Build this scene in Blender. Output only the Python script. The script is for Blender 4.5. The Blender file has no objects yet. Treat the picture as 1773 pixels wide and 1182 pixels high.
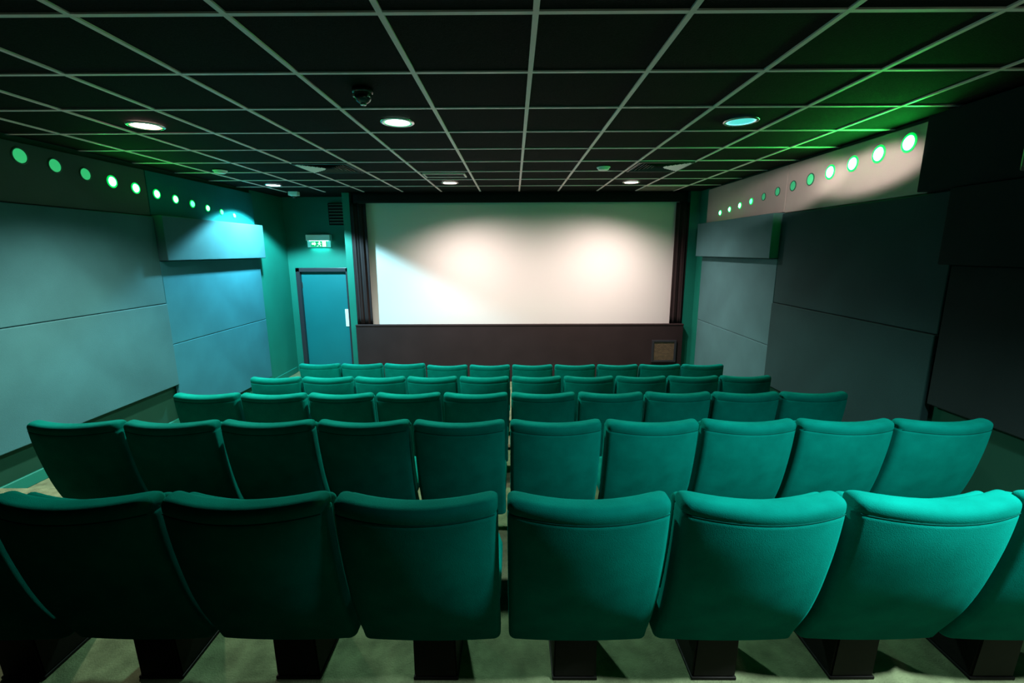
import bpy, bmesh, math, random
from mathutils import Vector, Matrix
random.seed(7)
S = bpy.context.scene
COL = S.collection
PI = math.pi

# ------------------------------------------------------------------ camera, world, exposure
cam_d = bpy.data.cameras.new('camera'); cam = bpy.data.objects.new('camera', cam_d); COL.objects.link(cam)
Rv = Vector((0.99998648, 0.00359117, -0.00376202)); Uv = Vector((0.00298926, 0.19506611, 0.98078554)); Fv = Vector((-0.00425601, 0.98078352, -0.19505274))
cam.matrix_world = Matrix(((Rv.x, Uv.x, -Fv.x, 0), (Rv.y, Uv.y, -Fv.y, 0), (Rv.z, Uv.z, -Fv.z, 2.18), (0, 0, 0, 1)))
cam_d.sensor_width = 36; cam_d.lens = 790.68 / 1773 * 36; cam_d.clip_start = 0.05
S.camera = cam
W = bpy.data.worlds.new('world'); S.world = W; W.use_nodes = True
W.node_tree.nodes['Background'].inputs[0].default_value = (0.35, 0.8, 0.6, 1)
W.node_tree.nodes['Background'].inputs[1].default_value = 0.0
S.view_settings.view_transform = 'Standard'; S.view_settings.look = 'None'
S.view_settings.exposure = 0.0; S.view_settings.gamma = 1; S.view_settings.use_curve_mapping = False

CZ = 3.077                      # ceiling underside
XL, XR = -3.93, 2.93            # side walls
YD, YS, YB = 8.05, 7.45, -1.6   # door wall, screen wall, rear wall
TIER = [0.659, 0.492, 0.324, 0.175, 0.04]
ROWY = [1.209, 2.235, 3.233, 4.213, 5.198]
ROWZ = [1.489, 1.322, 1.154, 1.005, 0.87]

# lamps: x, y, emitted colour, watts, cone degrees, blend, aim offset (x, y) per metre of drop, lens colour, lens strength
LAMPS = [
    ('warm', -2.657, 3.531, (1.0, 0.86, 0.74), 620, 130, 0.8, (0, 0.12), (1.0, 0.78, 0.62), 26, 'bright warm-white round downlight in the ceiling at left, above the seats'),
    ('green', -0.821, 3.474, (0.60, 1.0, 0.80), 330, 146, 0.3, (0, 0.0), (0.62, 1.0, 0.80), 9, 'greenish-white round downlight in the ceiling near the black dome camera'),
    ('cyan', 1.616, 3.489, (0.70, 1.0, 0.95), 8, 120, 0.8, (0, 0), (0.05, 0.62, 0.60), 1.0, 'dim cyan-tinted round downlight in the ceiling at right'),
    ('white', -3.30, 6.558, (0.38, 0.86, 1.0), 900, 127, 0.22, (0, 0), (0.72, 0.88, 1.0), 12, 'cool white round downlight in the ceiling by the left wall near the door'),
    ('wa', -0.852, 6.415, (1.0, 0.79, 0.72), 500, 156, 1.0, (0.14, -0.05), (1.0, 0.8, 0.68), 30, 'bright warm round downlight before the screen, left one of the two'),
    ('wb', 1.582, 6.437, (1.0, 0.79, 0.72), 500, 156, 1.0, (-0.14, -0.05), (1.0, 0.8, 0.68), 30, 'bright warm round downlight before the screen, right one of the two'),
]

# ------------------------------------------------------------------ materials
def mat(name, col, rough=0.8, noise=0.0, nscale=20, bump=0.0, bscale=300, metal=0.0, sheen=0.0, spec=0.5, sheencol=None, stretch=None):
    m = bpy.data.materials.new(name); m.use_nodes = True
    nt = m.node_tree; b = nt.nodes['Principled BSDF']
    b.inputs['Base Color'].default_value = (*col, 1); b.inputs['Roughness'].default_value = rough
    b.inputs['Metallic'].default_value = metal; b.inputs['Specular IOR Level'].default_value = spec
    if sheen:
        b.inputs['Sheen Weight'].default_value = sheen; b.inputs['Sheen Roughness'].default_value = 0.45
        b.inputs['Sheen Tint'].default_value = (*(sheencol or col), 1)
    tc = nt.nodes.new('ShaderNodeTexCoord')
    src = tc.outputs['Object']
    if stretch:
        mp = nt.nodes.new('ShaderNodeMapping'); mp.inputs['Scale'].default_value = stretch
        nt.links.new(src, mp.inputs['Vector']); src = mp.outputs['Vector']
    if noise:
        n = nt.nodes.new('ShaderNodeTexNoise'); n.inputs['Scale'].default_value = nscale; n.inputs['Detail'].default_value = 5
        nt.links.new(src, n.inputs['Vector'])
        r = nt.nodes.new('ShaderNodeValToRGB')
        r.color_ramp.elements[0].position = 0.3; r.color_ramp.elements[1].position = 0.7
        r.color_ramp.elements[0].color = (*[c * (1 - noise) for c in col], 1)
        r.color_ramp.elements[1].color = (*[min(1, c * (1 + noise)) for c in col], 1)
        nt.links.new(n.outputs['Fac'], r.inputs['Fac']); nt.links.new(r.outputs['Color'], b.inputs['Base Color'])
    if bump:
        n2 = nt.nodes.new('ShaderNodeTexNoise'); n2.inputs['Scale'].default_value = bscale; n2.inputs['Detail'].default_value = 3
        nt.links.new(tc.outputs['Object'], n2.inputs['Vector'])
        bp = nt.nodes.new('ShaderNodeBump'); bp.inputs['Strength'].default_value = bump; bp.inputs['Distance'].default_value = 0.003
        nt.links.new(n2.outputs['Fac'], bp.inputs['Height']); nt.links.new(bp.outputs['Normal'], b.inputs['Normal'])
    return m
def emit(name, col, st, base=(0.5, 0.5, 0.5)):
    m = bpy.data.materials.new(name); m.use_nodes = True
    b = m.node_tree.nodes['Principled BSDF']
    b.inputs['Base Color'].default_value = (*base, 1); b.inputs['Roughness'].default_value = 0.4
    b.inputs['Emission Color'].default_value = (*col, 1); b.inputs['Emission Strength'].default_value = st
    return m
M = {}
M['seat'] = mat('teal_velvet', (0.0002, 0.130, 0.108), 0.9, 0.18, 9, 0.35, 420, sheen=0.10, sheencol=(0.0, 0.8, 0.65), spec=0.02)
M['piping'] = mat('teal_piping', (0.001, 0.05, 0.042), 0.95, spec=0.02)
M['pedestal'] = mat('black_steel', (0.002, 0.0018, 0.0016), 0.6, 0.4, 60, spec=0.15)
M['panel'] = mat('blue_grey_fabric', (0.028, 0.108, 0.122), 0.95, 0.12, 2.2, 0.5, 260, spec=0.15)
M['panel_dark'] = mat('charcoal_teal_fabric', (0.015, 0.044, 0.047), 0.95, 0.12, 2.2, 0.5, 260, spec=0.15)
M['panel_black'] = mat('near_black_fabric', (0.010, 0.018, 0.019), 0.95, 0.12, 2.2, 0.5, 260, spec=0.1)
M['panel_blue_lit'] = mat('blue_lit_fabric', (0.020, 0.125, 0.158), 0.95, 0.12, 2.2, 0.5, 260, spec=0.12)  # cool downlight's blue cast put into the fabric colour
M['panel_lit'] = mat('lit_blue_grey_fabric', (0.048, 0.122, 0.135), 0.95, 0.12, 2.2, 0.5, 260, spec=0.15)  # lamp light at the screen end put into a paler fabric colour
M['band'] = mat('grey_green_fabric', (0.045, 0.08, 0.072), 0.95, 0.10, 2, 0.4, 260, spec=0.15)
M['band_teal'] = mat('teal_fabric', (0.002, 0.12, 0.118), 0.95, 0.10, 2, 0.4, 260, spec=0.15)
M['band_pale'] = mat('pale_grey_fabric', (0.30, 0.28, 0.27), 0.95, 0.08, 2, 0.4, 260, spec=0.15)
M['wall'] = mat('green_wall_paint', (0.002, 0.135, 0.098), 0.6, 0.08, 2, 0.1, 120, spec=0.3)
M['wall_dark'] = mat('dark_green_wall', (0.002, 0.042, 0.026), 0.8, 0.1, 2, spec=0.2)  # side walls, a darker green than the front strips
M['door'] = mat('blue_teal_paint', (0.001, 0.125, 0.140), 0.5, 0.05, 2, spec=0.4)
M['frame'] = mat('black_gloss_paint', (0.02, 0.02, 0.026), 0.35, spec=0.5)
M['tile'] = mat('black_ceiling_tile', (0.009, 0.009, 0.0075), 0.95, 0.35, 90, 0.8, 160, spec=0.1)
M['grid'] = mat('pale_grid_metal', (0.95, 0.68, 0.70), 0.5, spec=0.4)
M['black'] = mat('black_cloth', (0.010, 0.009, 0.010), 0.95, spec=0.1)
M['masking'] = mat('brown_black_cloth', (0.022, 0.015, 0.016), 0.95, 0.10, 3, 0.4, 300, spec=0.1)
M['screen'] = mat('matte_white_screen', (0.56, 0.545, 0.54), 0.95, spec=0.05)
M['carpet'] = mat('beige_green_carpet', (0.098, 0.125, 0.070), 0.98, 0.30, 14, 1.0, 180, spec=0.05)
M['chrome'] = mat('brushed_trim', (0.62, 0.62, 0.62), 0.25, metal=1.0)
M['white'] = mat('white_plastic', (0.85, 0.86, 0.82), 0.45, spec=0.4)
M['dark_plastic'] = mat('black_plastic', (0.008, 0.008, 0.008), 0.15, spec=0.6)
M['speaker'] = mat('black_speaker_vinyl', (0.02, 0.022, 0.02), 0.5, 0.2, 40, spec=0.4)
M['hatch'] = mat('stained_brown_tile', (0.14, 0.115, 0.09), 0.8, 0.5, 9, spec=0.2)
M['led_bright'] = emit('green_light_bright', (0.025, 1.0, 0.11), 65, (0.1, 0.6, 0.3))
M['led_glare'] = emit('green_light_glaring', (0.02, 1.0, 0.10), 170, (0.1, 0.6, 0.3))
M['led_mid'] = emit('green_light_medium', (0.05, 1.0, 0.22), 6, (0.1, 0.6, 0.3))
M['led_dim'] = emit('green_light_dim', (0.03, 0.50, 0.16), 0.85, (0.05, 0.4, 0.2))
M['led_dark'] = emit('green_light_faint', (0.01, 0.36, 0.14), 0.5, (0.05, 0.4, 0.2))
M['rim'] = mat('dark_green_rim', (0.01, 0.12, 0.07), 0.5)
M['rim_halo'] = emit('painted_green_halo', (0.0, 0.85, 0.10), 0.9, (0.01, 0.3, 0.1))  # halo round the bright green lights, painted as a glow on the rim
M['sign_green'] = emit('sign_green', (0.0, 0.42, 0.14), 1.0, (0, 0.3, 0.1))
M['sign_white'] = emit('sign_white', (0.75, 1.0, 0.95), 1.3, (0.8, 0.8, 0.8))
M['sign_lamp'] = emit('sign_lamp', (0.35, 1.0, 0.95), 14)
def grille_mat():
    m = mat('woven_brown_grille', (0.16, 0.11, 0.065), 0.7, spec=0.3)
    nt = m.node_tree; b = nt.nodes['Principled BSDF']; tc = nt.nodes.new('ShaderNodeTexCoord')
    mp = nt.nodes.new('ShaderNodeMapping'); mp.inputs['Rotation'].default_value = (PI / 2, 0, 0)
    nt.links.new(tc.outputs['Object'], mp.inputs[0])
    ch = nt.nodes.new('ShaderNodeTexBrick'); ch.inputs['Scale'].default_value = 14
    ch.inputs['Color1'].default_value = (0.11, 0.075, 0.045, 1); ch.inputs['Color2'].default_value = (0.07, 0.05, 0.03, 1); ch.inputs['Mortar'].default_value = (0.025, 0.018, 0.01, 1)
    nt.links.new(mp.outputs[0], ch.inputs['Vector']); nt.links.new(ch.outputs['Color'], b.inputs['Base Color'])
    return m
M['grille'] = grille_mat()
def glass_mat():
    m = bpy.data.materials.new('clear_acrylic'); m.use_nodes = True
    b = m.node_tree.nodes['Principled BSDF']; b.inputs['Base Color'].default_value = (0.75, 0.95, 0.95, 1)
    b.inputs['Transmission Weight'].default_value = 0.9; b.inputs['Roughness'].default_value = 0.1
    b.inputs['Emission Color'].default_value = (0.1, 0.8, 0.75, 1); b.inputs['Emission Strength'].default_value = 0.25
    return m
M['acrylic'] = glass_mat()

# ------------------------------------------------------------------ helpers
def obj(name, bm, m, parent=None, smooth=False, loc=None):
    bmesh.ops.recalc_face_normals(bm, faces=bm.faces)
    me = bpy.data.meshes.new(name); bm.to_mesh(me); bm.free()
    if smooth:
        for p in me.polygons: p.use_smooth = True
    o = bpy.data.objects.new(name, me); COL.objects.link(o)
    me.materials.append(m)
    if parent: o.parent = parent
    if loc: o.location = loc
    return o
def box(bm, x0, x1, y0, y1, z0, z1, bevel=0.0, seg=2):
    r = bmesh.ops.create_cube(bm, size=1)
    vs = r['verts']
    for v in vs:
        v.co = Vector((x0 + (v.co.x + .5) * (x1 - x0), y0 + (v.co.y + .5) * (y1 - y0), z0 + (v.co.z + .5) * (z1 - z0)))
    if bevel:
        es = list({e for v in vs for e in v.link_edges})
        bmesh.ops.bevel(bm, geom=es, offset=bevel, segments=seg, affect='EDGES', profile=0.5)
    return bm
def B(*a, **k): return box(bmesh.new(), *a, **k)
def lathe(pts, n=32, bm=None, cx=0, cy=0):
    bm = bm or bmesh.new(); rings = []
    for r, z in pts:
        if r < 1e-6: rings.append([bm.verts.new((cx, cy, z))])
        else: rings.append([bm.verts.new((cx + r * math.cos(2 * PI * i / n), cy + r * math.sin(2 * PI * i / n), z)) for i in range(n)])
    for a, b in zip(rings, rings[1:]):
        if len(a) == 1 and len(b) == 1: continue
        if len(a) == 1:
            for i in range(n): bm.faces.new((a[0], b[i], b[(i + 1) % n]))
        elif len(b) == 1:
            for i in range(n): bm.faces.new((a[i], b[0], a[(i + 1) % n]))
        else:
            for i in range(n): bm.faces.new((a[i], b[i], b[(i + 1) % n], a[(i + 1) % n]))
    return bm
def tube(pts, r, n=6, closed=False, bm=None):
    bm = bm or bmesh.new(); rings = []; N = len(pts)
    for i, p in enumerate(pts):
        p = Vector(p)
        a = Vector(pts[i - 1] if (i or closed) else pts[0]); b = Vector(pts[(i + 1) % N] if (i < N - 1 or closed) else pts[-1])
        t = (b - a).normalized()
        u = t.cross(Vector((0, 0, 1)));
        if u.length < 1e-3: u = t.cross(Vector((0, 1, 0)))
        u.normalize(); w = t.cross(u)
        rings.append([bm.verts.new(p + r * (math.cos(2 * PI * k / n) * u + math.sin(2 * PI * k / n) * w)) for k in range(n)])
    for i in range(N if closed else N - 1):
        a, b = rings[i], rings[(i + 1) % N]
        for k in range(n): bm.faces.new((a[k], a[(k + 1) % n], b[(k + 1) % n], b[k]))
    if not closed:
        bm.faces.new(rings[0]); bm.faces.new(rings[-1])
    return bm
def tag(o, label, cat, group=None):
    o['label'] = label; o['category'] = cat
    if group: o['group'] = group
    return o
def thing(name, label, cat, loc=(0, 0, 0), group=None, rz=0):
    o = bpy.data.objects.new(name, None); COL.objects.link(o); o.empty_display_size = 0.1
    o.location = loc; o.rotation_euler = (0, 0, rz)
    return tag(o, label, cat, group)
def struct(name, bm, m, parent=None, smooth=False):
    o = obj(name, bm, m, parent, smooth)
    if not parent: o['kind'] = 'structure'
    return o
def dup(root, loc, label, group=None, rz=None):
    r = root.copy(); COL.objects.link(r); r.location = loc; r['label'] = label
    if rz is not None: r.rotation_euler = (0, 0, rz)
    if group: r['group'] = group
    for ch in list(root.children):
        c = ch.copy(); COL.objects.link(c); c.parent = r
        for g in ch.children:
            d = g.copy(); COL.objects.link(d); d.parent = c
    return r
def spot(name, parent, loc, aim, col, watts, deg, blend, radius=0.06):
    d = bpy.data.lights.new(name, 'SPOT'); d.color = col; d.energy = watts; d.spot_size = math.radians(deg); d.spot_blend = blend
    d.shadow_soft_size = radius
    o = bpy.data.objects.new(name, d); COL.objects.link(o)
    o.parent = parent; o.location = loc
    o.rotation_euler = Vector(aim).to_track_quat('-Z', 'Y').to_euler()
    return o

# ------------------------------------------------------------------ room shell
T0 = 0.83
steps = [(YB, 1.05, T0)] + [(1.05 + i, 2.05 + i, TIER[i]) for i in range(4)] + [(5.05, YD, TIER[4])]
bm = bmesh.new()
prev = None
for (y0, y1, z) in steps:
    a = [bm.verts.new((x, y, z)) for x, y in ((XL, y0), (XR, y0), (XR, y1), (XL, y1))]
    bm.faces.new(a)
    if prev: bm.faces.new((prev[3], prev[2], a[1], a[0]))
    prev = a
bot = [bm.verts.new((x, y, -0.2)) for x, y in ((XL, YB), (XR, YB), (XR, YD), (XL, YD))]
bm.faces.new(bot)
struct('floor', bm, M['carpet'])
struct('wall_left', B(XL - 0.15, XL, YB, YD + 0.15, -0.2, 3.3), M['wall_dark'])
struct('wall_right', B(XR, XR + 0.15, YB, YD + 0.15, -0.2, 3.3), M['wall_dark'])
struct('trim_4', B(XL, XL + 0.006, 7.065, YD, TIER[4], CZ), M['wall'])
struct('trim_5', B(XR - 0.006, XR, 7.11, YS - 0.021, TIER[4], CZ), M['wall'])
struct('wall_rear', B(XL - 0.15, XR + 0.15, YB - 0.15, YB, -0.2, 3.3), M['black'])
# front wall round the door opening
DX0, DX1, DZ = -3.80, -2.86, 1.90
bm = B(XL, DX0, YD, YD + 0.15, -0.2, 3.3); box(bm, DX1, -2.50, YD, YD + 0.15, -0.2, 3.3); box(bm, DX0, DX1, YD, YD + 0.15, DZ, 3.3)
box(bm, -2.50, XR, YD, YD + 0.15, -0.2, 3.3)
struct('wall_front', bm, M['wall'])
# pier left of the screen, and the short return right of it
struct('trim_1', B(-2.685, -2.575, YS - 0.02, YD, TIER[4], CZ), M['wall'])
struct('trim_2', B(2.765, XR, YS - 0.02, YD, TIER[4], CZ), M['wall'])
# door
dr = thing('door_1', 'flush blue-teal exit door in a black frame', 'door', (0, 0, 0)); dr['kind'] = 'structure'
del dr['label']; del dr['category']
FD = 0.07
bm = B(DX0, DX0 + FD, YD - 0.035, YD + 0.12, TIER[4], DZ, bevel=0.006); box(bm, DX1 - FD, DX1, YD - 0.035, YD + 0.12, TIER[4], DZ, bevel=0.006)
box(bm, DX0, DX1, YD - 0.035, YD + 0.12, DZ - FD, DZ, bevel=0.006)
obj('door_frame', bm, M['frame'], dr)
obj('door_leaf', B(DX0 + FD, DX1 - FD, YD + 0.03, YD + 0.075, TIER[4] + 0.01, DZ - FD, bevel=0.003), M['door'], dr)
pp = obj('push_plate', B(DX1 - FD - 0.075, DX1 - FD - 0.005, YD + 0.02, YD + 0.03, 0.86, 1.17, bevel=0.002), M['white'], dr)
hb = obj('hinge', B(DX0 + FD - 0.004, DX0 + FD + 0.012, YD + 0.02, YD + 0.032, 1.55, 1.65), M['chrome'], dr)

# ceiling: dark tiles, pale T-bar grid
struct('ceiling', B(XL, XR, YB, YD, CZ + 0.006, CZ + 0.2), M['tile'])
bm = bmesh.new(); bw = 0.012
gx = [0.088 + 0.6 * i for i in range(-6, 5)]; gy = [1.970 + 0.6 * j for j in range(-5, 9)]
for x in gx: box(bm, x - bw, x + bw, YB, 7.36, CZ - 0.002, CZ + 0.010)
for y in gy: box(bm, XL, XR, y - bw, y + bw, CZ - 0.001, CZ + 0.010)
struct('trim_3', bm, M['grid'])

# baseboards following the tiers (green, with a pale top lip)
for side, xa, xb in (('left', XL, XL + 0.022), ('right', XR - 0.022, XR)):
    bm = bmesh.new()
    for (y0, y1, z) in steps[1:]:
        y1 = min(y1, 7.98 if side == 'left' else YS - 0.03)
        box(bm, xa, xb, y0, y1, z, z + 0.10, bevel=0.004, seg=1)
    struct('baseboard_' + side, bm, M['wall'])

# ------------------------------------------------------------------ acoustic panels
def panel(side, y0, y1, z0, z1, prot, m, label, name='acoustic_panel', cat='wall panel', bev=0.008):
    if side == 'L': x0, x1 = XL + 0.021, prot
    else: x0, x1 = prot, XR - 0.021
    cx, cy, cz = (x0 + x1) / 2, (y0 + y1) / 2, (z0 + z1) / 2
    o = obj(name, B(x0 - cx, x1 - cx, y0 - cy, y1 - cy, z0 - cz, z1 - cz, bevel=bev, seg=3), m, smooth=False, loc=(cx, cy, cz))
    tag(o, label, cat, 'fabric wall panels on the left wall' if side == 'L' else 'fabric wall panels on the right wall')
    return o
g = 0.004
panel('L', 3.05 + g, 5.05 - g, 0.685, 1.615, -3.850, M['panel'], 'blue-grey left wall panel, lower of the large stacked pair under the green lights')
panel('L', 3.05 + g, 5.05 - g, 1.62, 2.555, -3.862, M['panel'], 'grey-green left wall panel, upper of the large stacked pair under the green lights')
panel('L', 1.0, 3.05 - g, 1.10, 2.555, -3.862, M['panel'], 'blue-grey left wall panel nearest the camera, short of the large stacked pair')
panel('L', 5.05 + g, 7.06, 2.085, 2.565, -3.775, M['panel'], 'thick pale blue box panel high on the left wall below the last green lights')
panel('L', 5.05 + g, 7.05, 1.15, 2.08, -3.868, M['panel_blue_lit'], 'wall panel lit bright blue on the left wall directly below the thick box panel')
panel('L', 5.05 + g, 7.05, 0.22, 1.146, -3.868, M['panel_blue_lit'], 'lowest blue-lit wall panel on the left wall beside the teal strip, behind the seats')
panel('R', 3.05 + g, 5.05 - g, 0.685, 1.605, 2.850, M['panel_dark'], 'dark grey right wall panel, lower of the large stacked pair behind the seats')
panel('R', 3.05 + g, 5.05 - g, 1.61, 2.555, 2.866, M['panel_dark'], 'dark grey right wall panel, upper of the large stacked pair under the green lights')
panel('R', 5.05 + g, 7.10, 2.085, 2.565, 2.775, M['panel_lit'], 'thick box panel lit pale grey high on the right wall near the screen')
panel('R', 5.05 + g, 7.08, 1.12, 2.08, 2.868, M['panel_lit'], 'wall panel lit pale grey-blue on the right wall directly below the thick box panel')
panel('R', 5.05 + g, 7.08, 0.22, 1.116, 2.868, M['panel_lit'], 'lowest wall panel on the right wall near the screen, behind the far seats')
panel('R', 1.0, 3.05 - g, 2.08, 2.56, 2.775, M['panel_black'], 'thick near-black box panel on the right wall at the right edge of the photo')
panel('R', 1.0, 3.03, 1.13, 2.075, 2.855, M['panel_black'], 'near-black wall panel on the right wall below the dark box panel at the right edge')
# upper bands that hold the round green lights
LB = [('L', 3.35, 5.045, 2.562, 3.03, -3.885, M['band'], 'grey-green upper wall panel on the left wall with the large round green lights'),
      ('L', 1.0, 3.342, 2.562, 3.03, -3.885, M['band'], 'grey-green upper left wall panel nearest the camera, before the first green light'),
      ('L', 5.053, 7.05, 2.570, 3.03, -3.885, M['band_teal'], 'teal upper wall panel on the left wall above the thick box panel'),
      ('R', 3.33, 5.045, 2.562, 3.05, 2.880, M['band_pale'], 'pinkish pale grey upper wall panel on the right wall with the brightest green lights'),
      ('R', 5.053, 7.05, 2.570, 3.05, 2.880, M['band_pale'], 'grey upper wall panel on the right wall with the smallest green lights'),
      ('R', 1.0, 3.326, 2.566, 3.06, 2.800, M['panel_black'], 'black upper box panel on the right wall beside the nearest green light')]
for a in LB: panel(*a)

# ------------------------------------------------------------------ round green wall lights
def wall_light(kind):
    t = thing('wall_light', 'x', 'wall light')
    bm = lathe([(0.046, 0.0), (0.064, 0.0), (0.066, 0.003), (0.062, 0.007), (0.050, 0.008), (0.046, 0.0)], 32) if kind in ('bright', 'glare', 'mid') else lathe([(0.052, 0.0), (0.060, 0.0), (0.062, 0.004), (0.060, 0.007), (0.052, 0.007), (0.052, 0.0)], 32)
    bmesh.ops.rotate(bm, verts=bm.verts, cent=(0, 0, 0), matrix=Matrix.Rotation(PI / 2, 3, 'Y'))
    obj('rim', bm, M['rim_halo'] if kind in ('bright', 'glare', 'mid') else M['rim'], t, True)
    hh = 0.018 if kind in ('bright', 'mid', 'glare') else 0.007
    bm = lathe([(r_ * (0.92 if hh > 0.01 else 1.0), z_) for r_, z_ in ((0.0, hh), (0.02, hh * 0.93), (0.037, hh * 0.7), (0.047, hh * 0.5), (0.0515, 0.004), (0.0515, 0.0), (0, 0.0))], 32)
    bmesh.ops.rotate(bm, verts=bm.verts, cent=(0, 0, 0), matrix=Matrix.Rotation(PI / 2, 3, 'Y'))
    obj('lens', bm, M['led_' + kind], t, True)
    return t
KL = ['dim', 'dim', 'dim', 'bright', 'bright', 'bright', 'bright', 'mid', 'bright', 'mid', 'mid']
KR = ['glare', 'glare', 'glare', 'glare', 'dim', 'dark', 'dark', 'dark', 'mid', 'bright', 'bright', 'bright']
ORD = ['first', 'second', 'third', 'fourth', 'fifth', 'sixth', 'seventh', 'eighth', 'ninth', 'tenth', 'eleventh', 'twelfth']
LOOK = {'dim': 'softly glowing', 'dark': 'faint', 'bright': 'glaring', 'glare': 'large glaring', 'mid': 'small lit'}
proto = {}
for side, kinds, y0, z0, dz, xx in (('left', KL, 3.758, 2.9185, -0.0251, -3.885), ('right', KR, 3.513, 2.930, -0.0228, 2.880)):
    for i, k in enumerate(kinds):
        lab = '%s round green light on the %s wall, %s from the camera' % (LOOK[k], side, ORD[i])
        loc = (xx, (y0 + 0.2736 * i) * (3.885 / 3.85 if side == 'left' else 2.88 / 2.85), 2.18 + (z0 + dz * i - 2.18) * (3.885 / 3.85 if side == 'left' else 2.88 / 2.85))
        if k not in proto:
            o = proto[k] = wall_light(k); o.location = loc; o['label'] = lab; o['group'] = 'green lights along the %s wall' % side
        else:
            o = dup(proto[k], loc, lab, 'green lights along the %s wall' % side)
        o.rotation_euler = (0, 0, 0 if side == 'left' else PI)
        sc = max(0.6, 1.05 - 0.05 * i) if side == 'left' else [1.05, 1.05, 1.0, 1.0, 0.95, 0.85, 0.78, 0.70, 0.62, 0.62, 0.58, 0.58][i]
        o.scale = (1, sc, sc)      # the openings get smaller towards the screen

# ------------------------------------------------------------------ screen end
o = obj('projection_screen', B(-2.46, 2.62, -0.01, 0.01, -0.99, 0.99, bevel=0.004), M['screen'], loc=(0, YS + 0.06, 1.945))
tag(o, 'wide blank white cinema screen on the front wall', 'cinema screen')
o = obj('screen_backing', B(-2.575, 2.765, -0.02, 0.02, -1.5, 1.5), M['black'], loc=(0, YS + 0.13, 1.56)); tag(o, 'black backing board around the white cinema screen', 'backing board')
def cloth(x0, x1, z0, z1, y, amp, n, sag=0.0, lean=0.0, thick=0.02, nz=16):
    bm = bmesh.new(); N = 60; fr = []; bk = []
    for j in range(nz + 1):
        t = j / nz; z = z0 + (z1 - z0) * t; rf = []; rb = []
        for i in range(N + 1):
            u = i / N
            xx = x0 + (x1 - x0) * u + lean * (1 - t) * (1 - u if lean < 0 else u)
            f = amp * (math.sin(u * n * 2 * PI + 1.3 * t) + 0.4 * math.sin(u * n * 4.7 * PI + 2 + t)) - sag * math.sin(PI * u) * (1 - t)
            rf.append(bm.verts.new((xx, y - thick / 2 + f, z))); rb.append(bm.verts.new((xx, y + thick / 2 + f, z)))
        fr.append(rf); bk.append(rb)
    for j in range(nz):
        for i in range(N):
            bm.faces.new((fr[j][i], fr[j][i + 1], fr[j + 1][i + 1], fr[j + 1][i])); bm.faces.new((bk[j][i], bk[j + 1][i], bk[j + 1][i + 1], bk[j][i + 1]))
        bm.faces.new((fr[j][0], fr[j + 1][0], bk[j + 1][0], bk[j][0])); bm.faces.new((fr[j][N], bk[j][N], bk[j + 1][N], fr[j + 1][N]))
    for i in range(N):
        bm.faces.new((fr[0][i], bk[0][i], bk[0][i + 1], fr[0][i + 1])); bm.faces.new((fr[nz][i], fr[nz][i + 1], bk[nz][i + 1], bk[nz][i]))
    return bm
o = obj('side_curtain', cloth(-0.125, 0.125, -0.955, 0.96, 0, 0.012, 2.5), M['masking'], smooth=True, loc=(-2.445, YS - 0.02, 1.95)); tag(o, 'narrow black curtain hanging left of the cinema screen beside the green pier', 'curtain', 'black curtains beside the screen')
o = obj('side_curtain', cloth(-0.10, 0.10, -0.955, 0.96, 0, 0.012, 2.2), M['masking'], smooth=True, loc=(2.655, YS - 0.02, 1.95)); tag(o, 'narrow black curtain hanging right of the cinema screen near the grey wall panels', 'curtain', 'black curtains beside the screen')
o = obj('valance', cloth(-2.60, 2.60, -0.075, 0.075, 0, 0.003, 8, thick=0.015, nz=3), M['black'], smooth=True, loc=(0.1, YS - 0.055, 2.99)); tag(o, 'black cloth valance along the top of the cinema screen under the ceiling', 'valance')
sk = thing('stage_skirt', 'dark brown-black cloth covered panel below the cinema screen', 'screen surround', (0.09, YS - 0.08, TIER[4]))
obj('cloth_panel', B(-2.665, 2.665, -0.035, 0.035, 0, 0.945, bevel=0.006), M['masking'], sk)
obj('top_batten', B(-2.67, 2.67, -0.042, 0.04, 0.938, 0.962, bevel=0.006), M['masking'], sk)
gr = thing('speaker_grille', 'small brown woven speaker grille in the dark panel below the screen', 'speaker', (2.455, YS - 0.125, 0.555))
bm = B(-0.20, -0.163, -0.016, 0.012, -0.185, 0.185, bevel=0.004); box(bm, 0.163, 0.20, -0.016, 0.012, -0.185, 0.185, bevel=0.004)
box(bm, -0.163, 0.163, -0.016, 0.012, 0.15, 0.185, bevel=0.004); box(bm, -0.163, 0.163, -0.016, 0.012, -0.185, -0.15, bevel=0.004)
obj('frame', bm, M['frame'], gr)
obj('mesh_cover', B(-0.163, 0.163, -0.006, 0.008, -0.15, 0.15), M['grille'], gr)
# dark vent box high above the door
vb = thing('wall_vent', 'black square vent box high on the front wall between exit sign and screen', 'vent', (-2.99, YD, 2.80))
obj('housing', B(-0.15, 0.15, -0.05, 0, -0.18, 0.18, bevel=0.005), M['black'], vb)
for i in range(7): obj('slat', B(-0.135, 0.135, -0.058, -0.046, -0.155 + i * 0.05, -0.135 + i * 0.05), M['frame'], vb)
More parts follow.
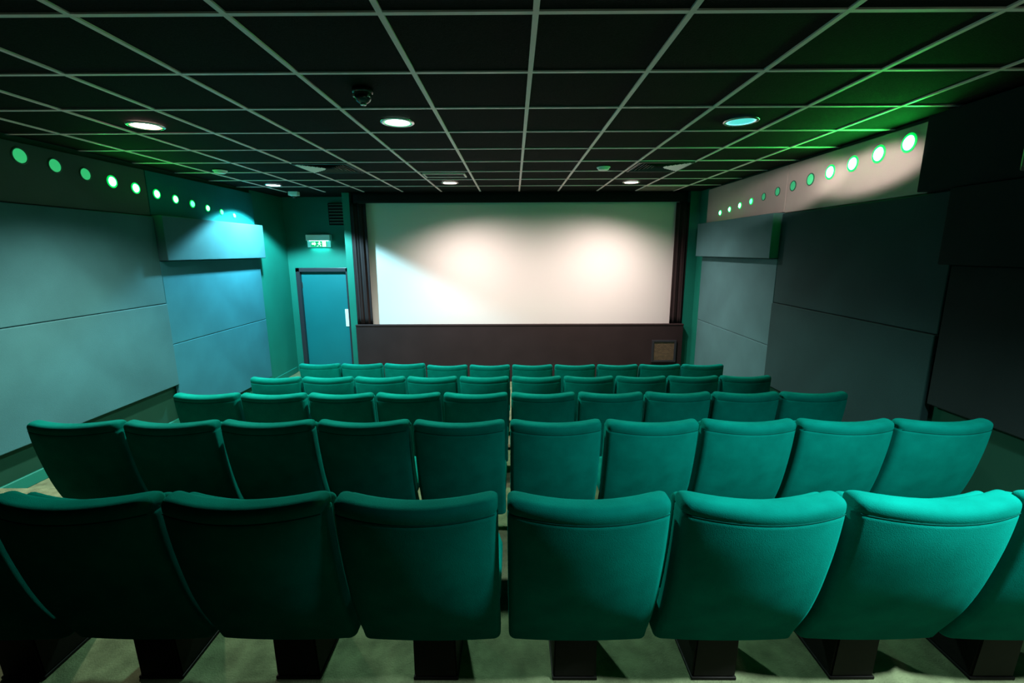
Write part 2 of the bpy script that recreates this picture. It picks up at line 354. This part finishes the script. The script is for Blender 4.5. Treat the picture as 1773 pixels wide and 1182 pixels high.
# exit sign
es = thing('exit_sign', 'white emergency exit sign with lit green pictogram panel above the teal door', 'exit sign', (-3.335, YD, 2.36))
es.scale = (1.06, 1, 1.05)
obj('housing', B(-0.195, 0.195, -0.10, 0, 0.0, 0.095, bevel=0.008), M['white'], es)
obj('lamp_strip', B(-0.15, 0.15, -0.075, -0.045, -0.004, 0.001), M['sign_lamp'], es)
pan = obj('acrylic_panel', B(-0.185, 0.185, -0.062, -0.056, -0.105, 0.0, bevel=0.001), M['acrylic'], es)
obj('sign_face', B(-0.13, 0.13, -0.067, -0.0625, -0.100, -0.004), M['sign_green'], pan)
gl = bpy.data.lights.new('sign_light', 'AREA'); gl.shape = 'RECTANGLE'; gl.size = 0.30; gl.size_y = 0.02; gl.energy = 1.6; gl.color = (0.15, 0.95, 1.0)
go = bpy.data.objects.new('sign_light', gl); COL.objects.link(go); go.parent = es; go.location = (0, -0.045, -0.112)
def poly(bm, pts, y0, y1):
    a = [bm.verts.new((x, y0, z)) for x, z in pts]; b = [bm.verts.new((x, y1, z)) for x, z in pts]
    bm.faces.new(a); bm.faces.new(b[::-1])
    for i in range(len(pts)): bm.faces.new((a[i], b[i], b[(i + 1) % len(pts)], a[(i + 1) % len(pts)]))
bm = bmesh.new(); y0, y1 = -0.0685, -0.0672
poly(bm, [(-0.115, -0.03), (-0.07, -0.03), (-0.07, -0.014), (-0.045, -0.048), (-0.07, -0.084), (-0.07, -0.066), (-0.115, -0.066)], y0, y1)   # arrow
poly(bm, [(0.055, -0.010), (0.115, -0.010), (0.115, -0.094), (0.055, -0.094)], y0, y1)                                       # doorway
h = [(0.012 + 0.009 * math.cos(a * PI / 6), -0.020 + 0.009 * math.sin(a * PI / 6)) for a in range(12)]
poly(bm, h, y0, y1)                                                                                                       # running figure
poly(bm, [(-0.004, -0.032), (0.018, -0.030), (0.016, -0.060), (-0.004, -0.060)], y0, y1)
poly(bm, [(0.014, -0.032), (0.040, -0.042), (0.038, -0.050), (0.014, -0.044)], y0, y1)
poly(bm, [(-0.004, -0.034), (-0.024, -0.046), (-0.021, -0.053), (-0.002, -0.044)], y0, y1)
poly(bm, [(0.006, -0.060), (0.016, -0.058), (0.034, -0.074), (0.030, -0.092), (0.022, -0.090), (0.022, -0.077)], y0, y1)
poly(bm, [(-0.004, -0.059), (0.006, -0.061), (-0.010, -0.078), (-0.034, -0.082), (-0.034, -0.090), (-0.012, -0.088)], y0, y1)
obj('pictogram', bm, M['sign_white'], pan)

# ------------------------------------------------------------------ ceiling fittings
for i, (k, x, y, col, wts, deg, bl, off, lc, ls, lab) in enumerate(LAMPS):
    t = thing('downlight', lab, 'ceiling light', (x, y, CZ), 'round downlights in the dark ceiling')
    obj('trim_ring', lathe([(0.098, 0.0), (0.118, 0.0), (0.120, -0.004), (0.114, -0.009), (0.102, -0.011), (0.096, -0.008), (0.095, 0.0)], 48), M['chrome'], t, True)
    if k == 'cyan':
        bm = lathe([(0.0, -0.0035), (0.05, -0.0035), (0.086, -0.0055), (0.086, 0.0), (0, 0.0)], 48)
        obj('lens', bm, emit('lens_' + k, lc, ls), t, True)
        obj('lens_rim', lathe([(0.086, 0.0), (0.086, -0.007), (0.095, -0.007), (0.095, 0.0)], 48), emit('lens_rim_' + k, (0.25, 0.95, 1.0), 1.6), t, True)
    else:
        obj('lens', lathe([(0.0, -0.0075), (0.05, -0.0075), (0.086, -0.0055), (0.086, 0.0), (0, 0.0)], 48), emit('lens_' + k, lc, ls), t, True)
        obj('lens_rim', lathe([(0.086, 0.0), (0.086, -0.007), (0.100, -0.0085), (0.100, 0.0)], 48), emit('lens_rim_' + k, {'green': (0.1, 0.8, 0.3), 'white': (0.6, 0.6, 1.0)}.get(k, (1.0, 0.50, 0.30)), 1.0), t, True)
    spot('light_source', t, (0, 0, -0.035), (off[0], off[1], -1), col, wts, deg, bl)
    if k == 'cyan':      # two added warm spots that brighten the right-hand upper panel
        for ay in (0.35, 1.45):
            sp = spot('added_band_spot', t, (0.03, 0.05, -0.03), (1.24, ay, -0.235 if ay < 1 else -0.27), (1.0, 0.76, 0.69), 190, 17, 0.7)
            sp.scale = (3.5, 1.0, 1.0)
# downlight over the rear seats (behind the camera's view) that lights the nearest row
t = thing('downlight', 'round downlight over the nearest seats at right', 'ceiling light', (1.75, 0.55, CZ), 'round downlights in the dark ceiling')
obj('trim_ring', lathe([(0.098, 0.0), (0.118, 0.0), (0.120, -0.004), (0.114, -0.009), (0.102, -0.011), (0.096, -0.008), (0.095, 0.0)], 48), M['chrome'], t, True)
obj('lens', lathe([(0.0, -0.0075), (0.05, -0.0075), (0.094, -0.0045), (0.094, 0.0), (0, 0.0)], 48), emit('lens_rear', (0.9, 1.0, 0.9), 1.5), t, True)
spot('light_source', t, (0, 0, -0.035), (-0.05, 0.20, -1), (0.85, 1.0, 0.95), 860, 106, 0.95)

def diffuser(loc, label, lit_q):
    t = thing('air_diffuser', label, 'ceiling vent', loc, 'square louvred air vents in the ceiling')
    h = 0.286
    bm = bmesh.new()
    for a in ((-h, -h + 0.02, -h, h), (h - 0.02, h, -h, h), (-h + 0.02, h - 0.02, -h, -h + 0.02), (-h + 0.02, h - 0.02, h - 0.02, h)): box(bm, a[0], a[1], a[2], a[3], -0.010, 0.004)
    obj('frame', bm, M['frame'], t)
    obj('backing', B(-h, h, -h, h, 0.003, 0.006), M['black'], t)
    for q in range(4):
        a = q * PI / 2
        for s in range(6):
            r = 0.06 + s * 0.036; L = r - 0.012
            bm = bmesh.new(); w = 0.030 if q == lit_q else 0.012
            z0, z1 = (-0.013, -0.001) if q == lit_q else (-0.010, 0.001)
            pts = [(-L, r, z1), (L, r, z1), (L + (w * 0.6), r + w, z0), (-L - (w * 0.6), r + w, z0)]
            v = [bm.verts.new(p) for p in pts] + [bm.verts.new((p[0], p[1], p[2] + 0.002)) for p in pts]
            bm.faces.new(v[:4]); bm.faces.new(v[7:3:-1])
            for i in range(4): bm.faces.new((v[i], v[(i + 1) % 4], v[4 + (i + 1) % 4], v[4 + i]))
            bmesh.ops.rotate(bm, verts=bm.verts, cent=(0, 0, 0), matrix=Matrix.Rotation(a, 3, 'Z'))
            obj('slat', bm, M['white'] if q == lit_q else M['grid'] if q % 2 == lit_q % 2 else M['frame'], t)  # light painted in: quadrant that catches it white, the side ones black
    return t
diffuser((-2.012, 5.27, CZ - 0.004), 'square black ceiling vent with white slats, left of the screen', 1)
diffuser((1.588, 5.27, CZ - 0.004), 'square black ceiling vent with white slats, above the right end of the screen', 3)
t = thing('slot_vent', 'slim rectangular ceiling vent with a pale rim beside the left warm downlight', 'ceiling vent', (-0.825, 5.80, CZ))
bm = bmesh.new()
for a in ((-0.25, 0.25, -0.135, -0.115), (-0.25, 0.25, 0.115, 0.135), (-0.25, -0.232, -0.115, 0.115), (0.232, 0.25, -0.115, 0.115)): box(bm, *a, -0.010, 0.004)
obj('rim', bm, M['grid'], t)
obj('backing', B(-0.232, 0.232, -0.115, 0.115, -0.002, 0.004), M['black'], t)
for i in range(6): obj('slat', B(-0.23, 0.23, -0.10 + i * 0.036, -0.092 + i * 0.036, -0.007, -0.001), M['frame'], t)
t = thing('access_panel', 'stained brown ceiling panel beside the right warm downlight', 'ceiling panel', (2.188, 7.07, CZ))
obj('board', B(-0.285, 0.285, -0.285, 0.285, -0.004, 0.005, bevel=0.002), M['hatch'], t)
bm = bmesh.new()
for a in ((-0.29, 0.29, -0.29, -0.27), (0.27, 0.29, -0.27, 0.29)): box(bm, *a, -0.009, 0.004)
obj('edge_strip', bm, M['grid'], t)
for x, y, lab in ((-3.30, 5.40, 'flat round smoke detector on the ceiling above the left wall'), (0.99, 5.30, 'flat round smoke detector on the ceiling above the right part of the screen')):
    t = thing('smoke_detector', lab, 'smoke detector', (x, y, CZ), 'smoke detectors on the ceiling')
    obj('base', lathe([(0, 0), (0.075, 0), (0.075, -0.008), (0.070, -0.012), (0, -0.012)], 32), M['white'], t, True)
    obj('cover', lathe([(0, -0.011), (0.062, -0.011), (0.060, -0.026), (0.045, -0.034), (0, -0.036)], 32), M['white'], t, True)
t = thing('motion_sensor', 'small white sensor box hanging from the ceiling near the exit door', 'sensor', (-3.36, 7.28, CZ))
obj('housing', B(-0.07, 0.07, -0.05, 0.05, -0.06, 0, bevel=0.006), M['white'], t)
obj('lens', lathe([(0.032, -0.058), (0.034, -0.07), (0.028, -0.09), (0.015, -0.102), (0, -0.106)], 24), M['dark_plastic'], t, True)
obj('lens_collar', lathe([(0.032, -0.058), (0.040, -0.058), (0.040, -0.070), (0.033, -0.070)], 24), M['white'], t, True)
t = thing('dome_camera', 'glossy black dome security camera on the ceiling above the green downlight', 'security camera', (-0.85, 2.80, CZ)); t.scale = (0.82, 0.82, 0.82)
obj('base', lathe([(0, 0), (0.070, 0), (0.072, -0.02), (0.066, -0.03), (0, -0.03)], 40), M['dark_plastic'], t, True)
obj('dome', lathe([(0.062, -0.028)] + [(0.060 * math.cos(a * PI / 20), -0.040 - 0.058 * math.sin(a * PI / 20)) for a in range(0, 10)] + [(0, -0.098)], 40), M['dark_plastic'], t, True)
bm = lathe([(0.0, 0.0), (0.020, 0.0), (0.020, -0.010), (0.012, -0.012), (0.0, -0.008)], 24)
obj('lens_ring', bm, M['chrome'], t, True, loc=(0.0, 0.0, -0.094))
for sx in (-1, 1): obj('bracket', B(sx * 0.050 - 0.008, sx * 0.050 + 0.008, -0.012, 0.012, -0.062, -0.045, bevel=0.003), M['chrome'], t, loc=(0, -0.035, 0))
# surround speaker at the right edge
t = thing('surround_speaker', 'black surround loudspeaker high on the right wall at the right edge of the photo', 'speaker', (2.742, 2.33, 2.572))
obj('cabinet', B(-0.13, 0.05, -0.17, 0.17, 0, 0.45, bevel=0.012), M['speaker'], t)
obj('front_grille', B(-0.142, -0.128, -0.15, 0.15, 0.02, 0.43, bevel=0.004), M['speaker'], t)

# ------------------------------------------------------------------ seats
PROF = [(0.195, 0.150), (0.26, 0.118), (0.36, 0.070), (0.46, 0.036), (0.56, 0.012), (0.66, -0.008), (0.76, -0.022), (0.83, -0.026)]
def prof(z):
    for (a, b), (c, d) in zip(PROF, PROF[1:]):
        if z <= c: return b + (d - b) * max(0, (z - a)) / (c - a)
    return PROF[-1][1]
def smooth_prof(z): return (prof(z - 0.05) + 2 * prof(z) + prof(z + 0.05)) / 4
def loft_back(z0, z1, hw, yo0, yo1, r_top, r_bot, rc, bulge, seam=None, dip=0.010):
    """Upholstered slab: rear face yo0 and front face yo1 measured from the side profile, plan-curved by bulge."""
    bm = bmesh.new(); N = 48; rings = []
    zs = []
    for k in range(6): zs.append(z0 + r_bot * (1 - math.cos(k / 6 * PI / 2)))
    nmid = 16
    for k in range(nmid + 1): zs.append(z0 + r_bot + (z1 - r_top - z0 - r_bot) * k / nmid)
    for k in range(1, 8): zs.append(z1 - r_top + r_top * math.sin(k / 7 * PI / 2 * 0.995))
    if seam: zs += [seam - 0.006, seam, seam + 0.006]
    zs.sort()
    for z in zs:
        ins = 0
        if z > z1 - r_top: s = (z - (z1 - r_top)) / r_top; ins = r_top * (1 - math.sqrt(max(0, 1 - s * s)))
        if z < z0 + r_bot: s = ((z0 + r_bot) - z) / r_bot; ins = r_bot * (1 - math.sqrt(max(0, 1 - s * s)))
        if seam and abs(z - seam) < 1e-6: ins += 0.0035
        w = hw - ins; th = (yo1 - yo0) / 2 - min(ins, (yo1 - yo0) / 2 * 0.9); mid = (yo0 + yo1) / 2; rr = min(rc, th * 0.95)
        ring = []
        # rounded rectangle, walked round
        segs = [(w - rr, -(th - rr), -PI / 2), (w - rr, th - rr, 0), (-(w - rr), th - rr, PI / 2), (-(w - rr), -(th - rr), PI)]
        pts = []
        for ci, (cx, cy, a0) in enumerate(segs):
            for k in range(6): 
                a = a0 + k / 5 * PI / 2; pts.append((cx + rr * math.cos(a), cy + rr * math.sin(a)))
            nx, ny, na = segs[(ci + 1) % 4]
            ex, ey = pts[-1]; fx, fy = nx + rr * math.cos(na), ny + rr * math.sin(na)
            m = 10 if ci in (1, 3) else 1
            for k in range(1, m): pts.append((ex + (fx - ex) * k / m, ey + (fy - ey) * k / m))
        for (x, y) in pts:
            ring.append(bm.verts.new((x, y + mid + smooth_prof(z) - bulge * (0.2 + 0.8 * min(1, max(0, (z - 0.2) / 0.5))) * (1 - (x / hw) ** 2), z - dip * max(0, (z - 0.5) / 0.33) * (1 - (x / hw) ** 2))))
        rings.append(ring)
    n = len(rings[0])
    for a, b in zip(rings, rings[1:]):
        for k in range(n): bm.faces.new((a[k], a[(k + 1) % n], b[(k + 1) % n], b[k]))
    bm.faces.new(rings[0][::-1]); bm.faces.new(rings[-1])
    return bm
def cushion(hx, y0, y1, z0, z1, r):
    bm = B(-hx, hx, y0, y1, z0, z1)
    bmesh.ops.subdivide_edges(bm, edges=bm.edges[:], cuts=5, use_grid_fill=True)
    cx, cy, cz = 0, (y0 + y1) / 2, (z0 + z1) / 2
    for v in bm.verts:     # round the box by pulling corners onto a rounded-box surface
        d = v.co - Vector((cx, cy, cz)); H = Vector((hx - r, (y1 - y0) / 2 - r, (z1 - z0) / 2 - r))
        c = Vector((max(-H.x, min(H.x, d.x)), max(-H.y, min(H.y, d.y)), max(-H.z, min(H.z, d.z))))
        e = d - c
        if e.length > r: e = e.normalized() * r
        v.co = Vector((cx, cy, cz)) + c + e
        if v.co.z > cz: v.co.z += 0.012 * (1 - (d.x / hx) ** 2) * max(0, 1 - (d.y / ((y1 - y0) / 2)) ** 2)
    return bm
def make_seat():
    t = thing('cinema_seat', 'x', 'cinema seat')
    b = obj('backrest', loft_back(0.202, 0.830, 0.236, 0.0, 0.082, 0.026, 0.016, 0.022, 0.046, seam=0.782), M['seat'], t, True)
    pts = []
    for i in range(25):
        x = -0.228 + 0.456 * i / 24
        pts.append((x, smooth_prof(0.782) - 0.0005 - 0.046 * (1 - (x / 0.236) ** 2) + (0.004 if i in (0, 24) else 0.002), 0.782 - 0.00855 * (1 - (x / 0.236) ** 2)))
    obj('piping', tube(pts, 0.0016), M['piping'], b, True)
    obj('back_cushion', loft_back(0.36, 0.795, 0.231, 0.080, 0.130, 0.024, 0.02, 0.022, 0.040), M['seat'], t, True)
    obj('seat_cushion', cushion(0.238, 0.10, 0.47, 0.32, 0.425, 0.042), M['seat'], t, True)
    bm = bmesh.new()
    lo = [bm.verts.new((x, y, 0.012)) for x, y in ((-0.078, 0.175), (0.078, 0.175), (0.078, 0.42), (-0.078, 0.42))]
    hi = [bm.verts.new((x, y, 0.325)) for x, y in ((-0.072, 0.160), (0.072, 0.160), (0.072, 0.38), (-0.072, 0.38))]
    bm.faces.new(lo); bm.faces.new(hi)
    for i in range(4): bm.faces.new((lo[i], lo[(i + 1) % 4], hi[(i + 1) % 4], hi[i]))
    bmesh.ops.bevel(bm, geom=bm.edges[:], offset=0.006, segments=2, affect='EDGES')
    obj('pedestal', bm, M['pedestal'], t)
    obj('base_plate', B(-0.081, 0.081, 0.172, 0.425, 0.0, 0.013, bevel=0.003), M['pedestal'], t)
    obj('under_bracket', B(-0.20, 0.20, 0.11, 0.43, 0.300, 0.326, bevel=0.004), M['pedestal'], t)
    return t
ROWN = ['nearest row', 'second row from camera', 'middle row', 'fourth row from camera', 'farthest row before the screen']
def look(r, i, n):
    if r == 0: return 'black-looking shadowed' if i <= 1 else 'dark teal, right edge lit,' if i == 2 else 'dim teal' if i == 3 else 'bright teal'
    if r == 1: return 'near-black teal' if i < 3 else 'dark green-teal' if i < 5 else 'evenly lit teal'
    if r == 2: return 'near-black teal' if i < 4 else 'dark teal'
    if r == 3: return 'light green-teal' if i < 4 else 'dark teal'
    return 'blue-green lit-topped' if i < 4 else 'small dark teal'
s0 = None
for r in range(5):
    ks = range(-4, 4) if r == 0 else range(-5, 5)
    n = len(ks)
    for i, k in enumerate(ks):
        x = -0.035 + 0.5 * k + 0.25
        jy, jz = random.uniform(-0.004, 0.004), (0.02 if r == 4 and i < 3 else 0)
        place = ORD[i] + ' from the left' if i < n - 3 else ['third from the right', 'second from the right', 'last at the right end'][i - n + 3]
        if i == 0: place = 'first at the left end'
        lab = '%s seat in the %s, %s' % (look(r, i, n), ROWN[r], place)
        loc = (x, ROWY[r] + jy, TIER[r])
        grp = 'teal cinema seats in the ' + ROWN[r]
        if s0 is None:
            s0 = make_seat(); s0.location = loc; s0['label'] = lab; s0['group'] = grp; o = s0
        else:
            o = dup(s0, loc, lab, grp)
        o.scale.z = 1.0
        if jz:
            o.location.z += 0.0
            o.scale.z = 1.025
        o.rotation_euler = (0, 0, random.uniform(-0.006, 0.006))
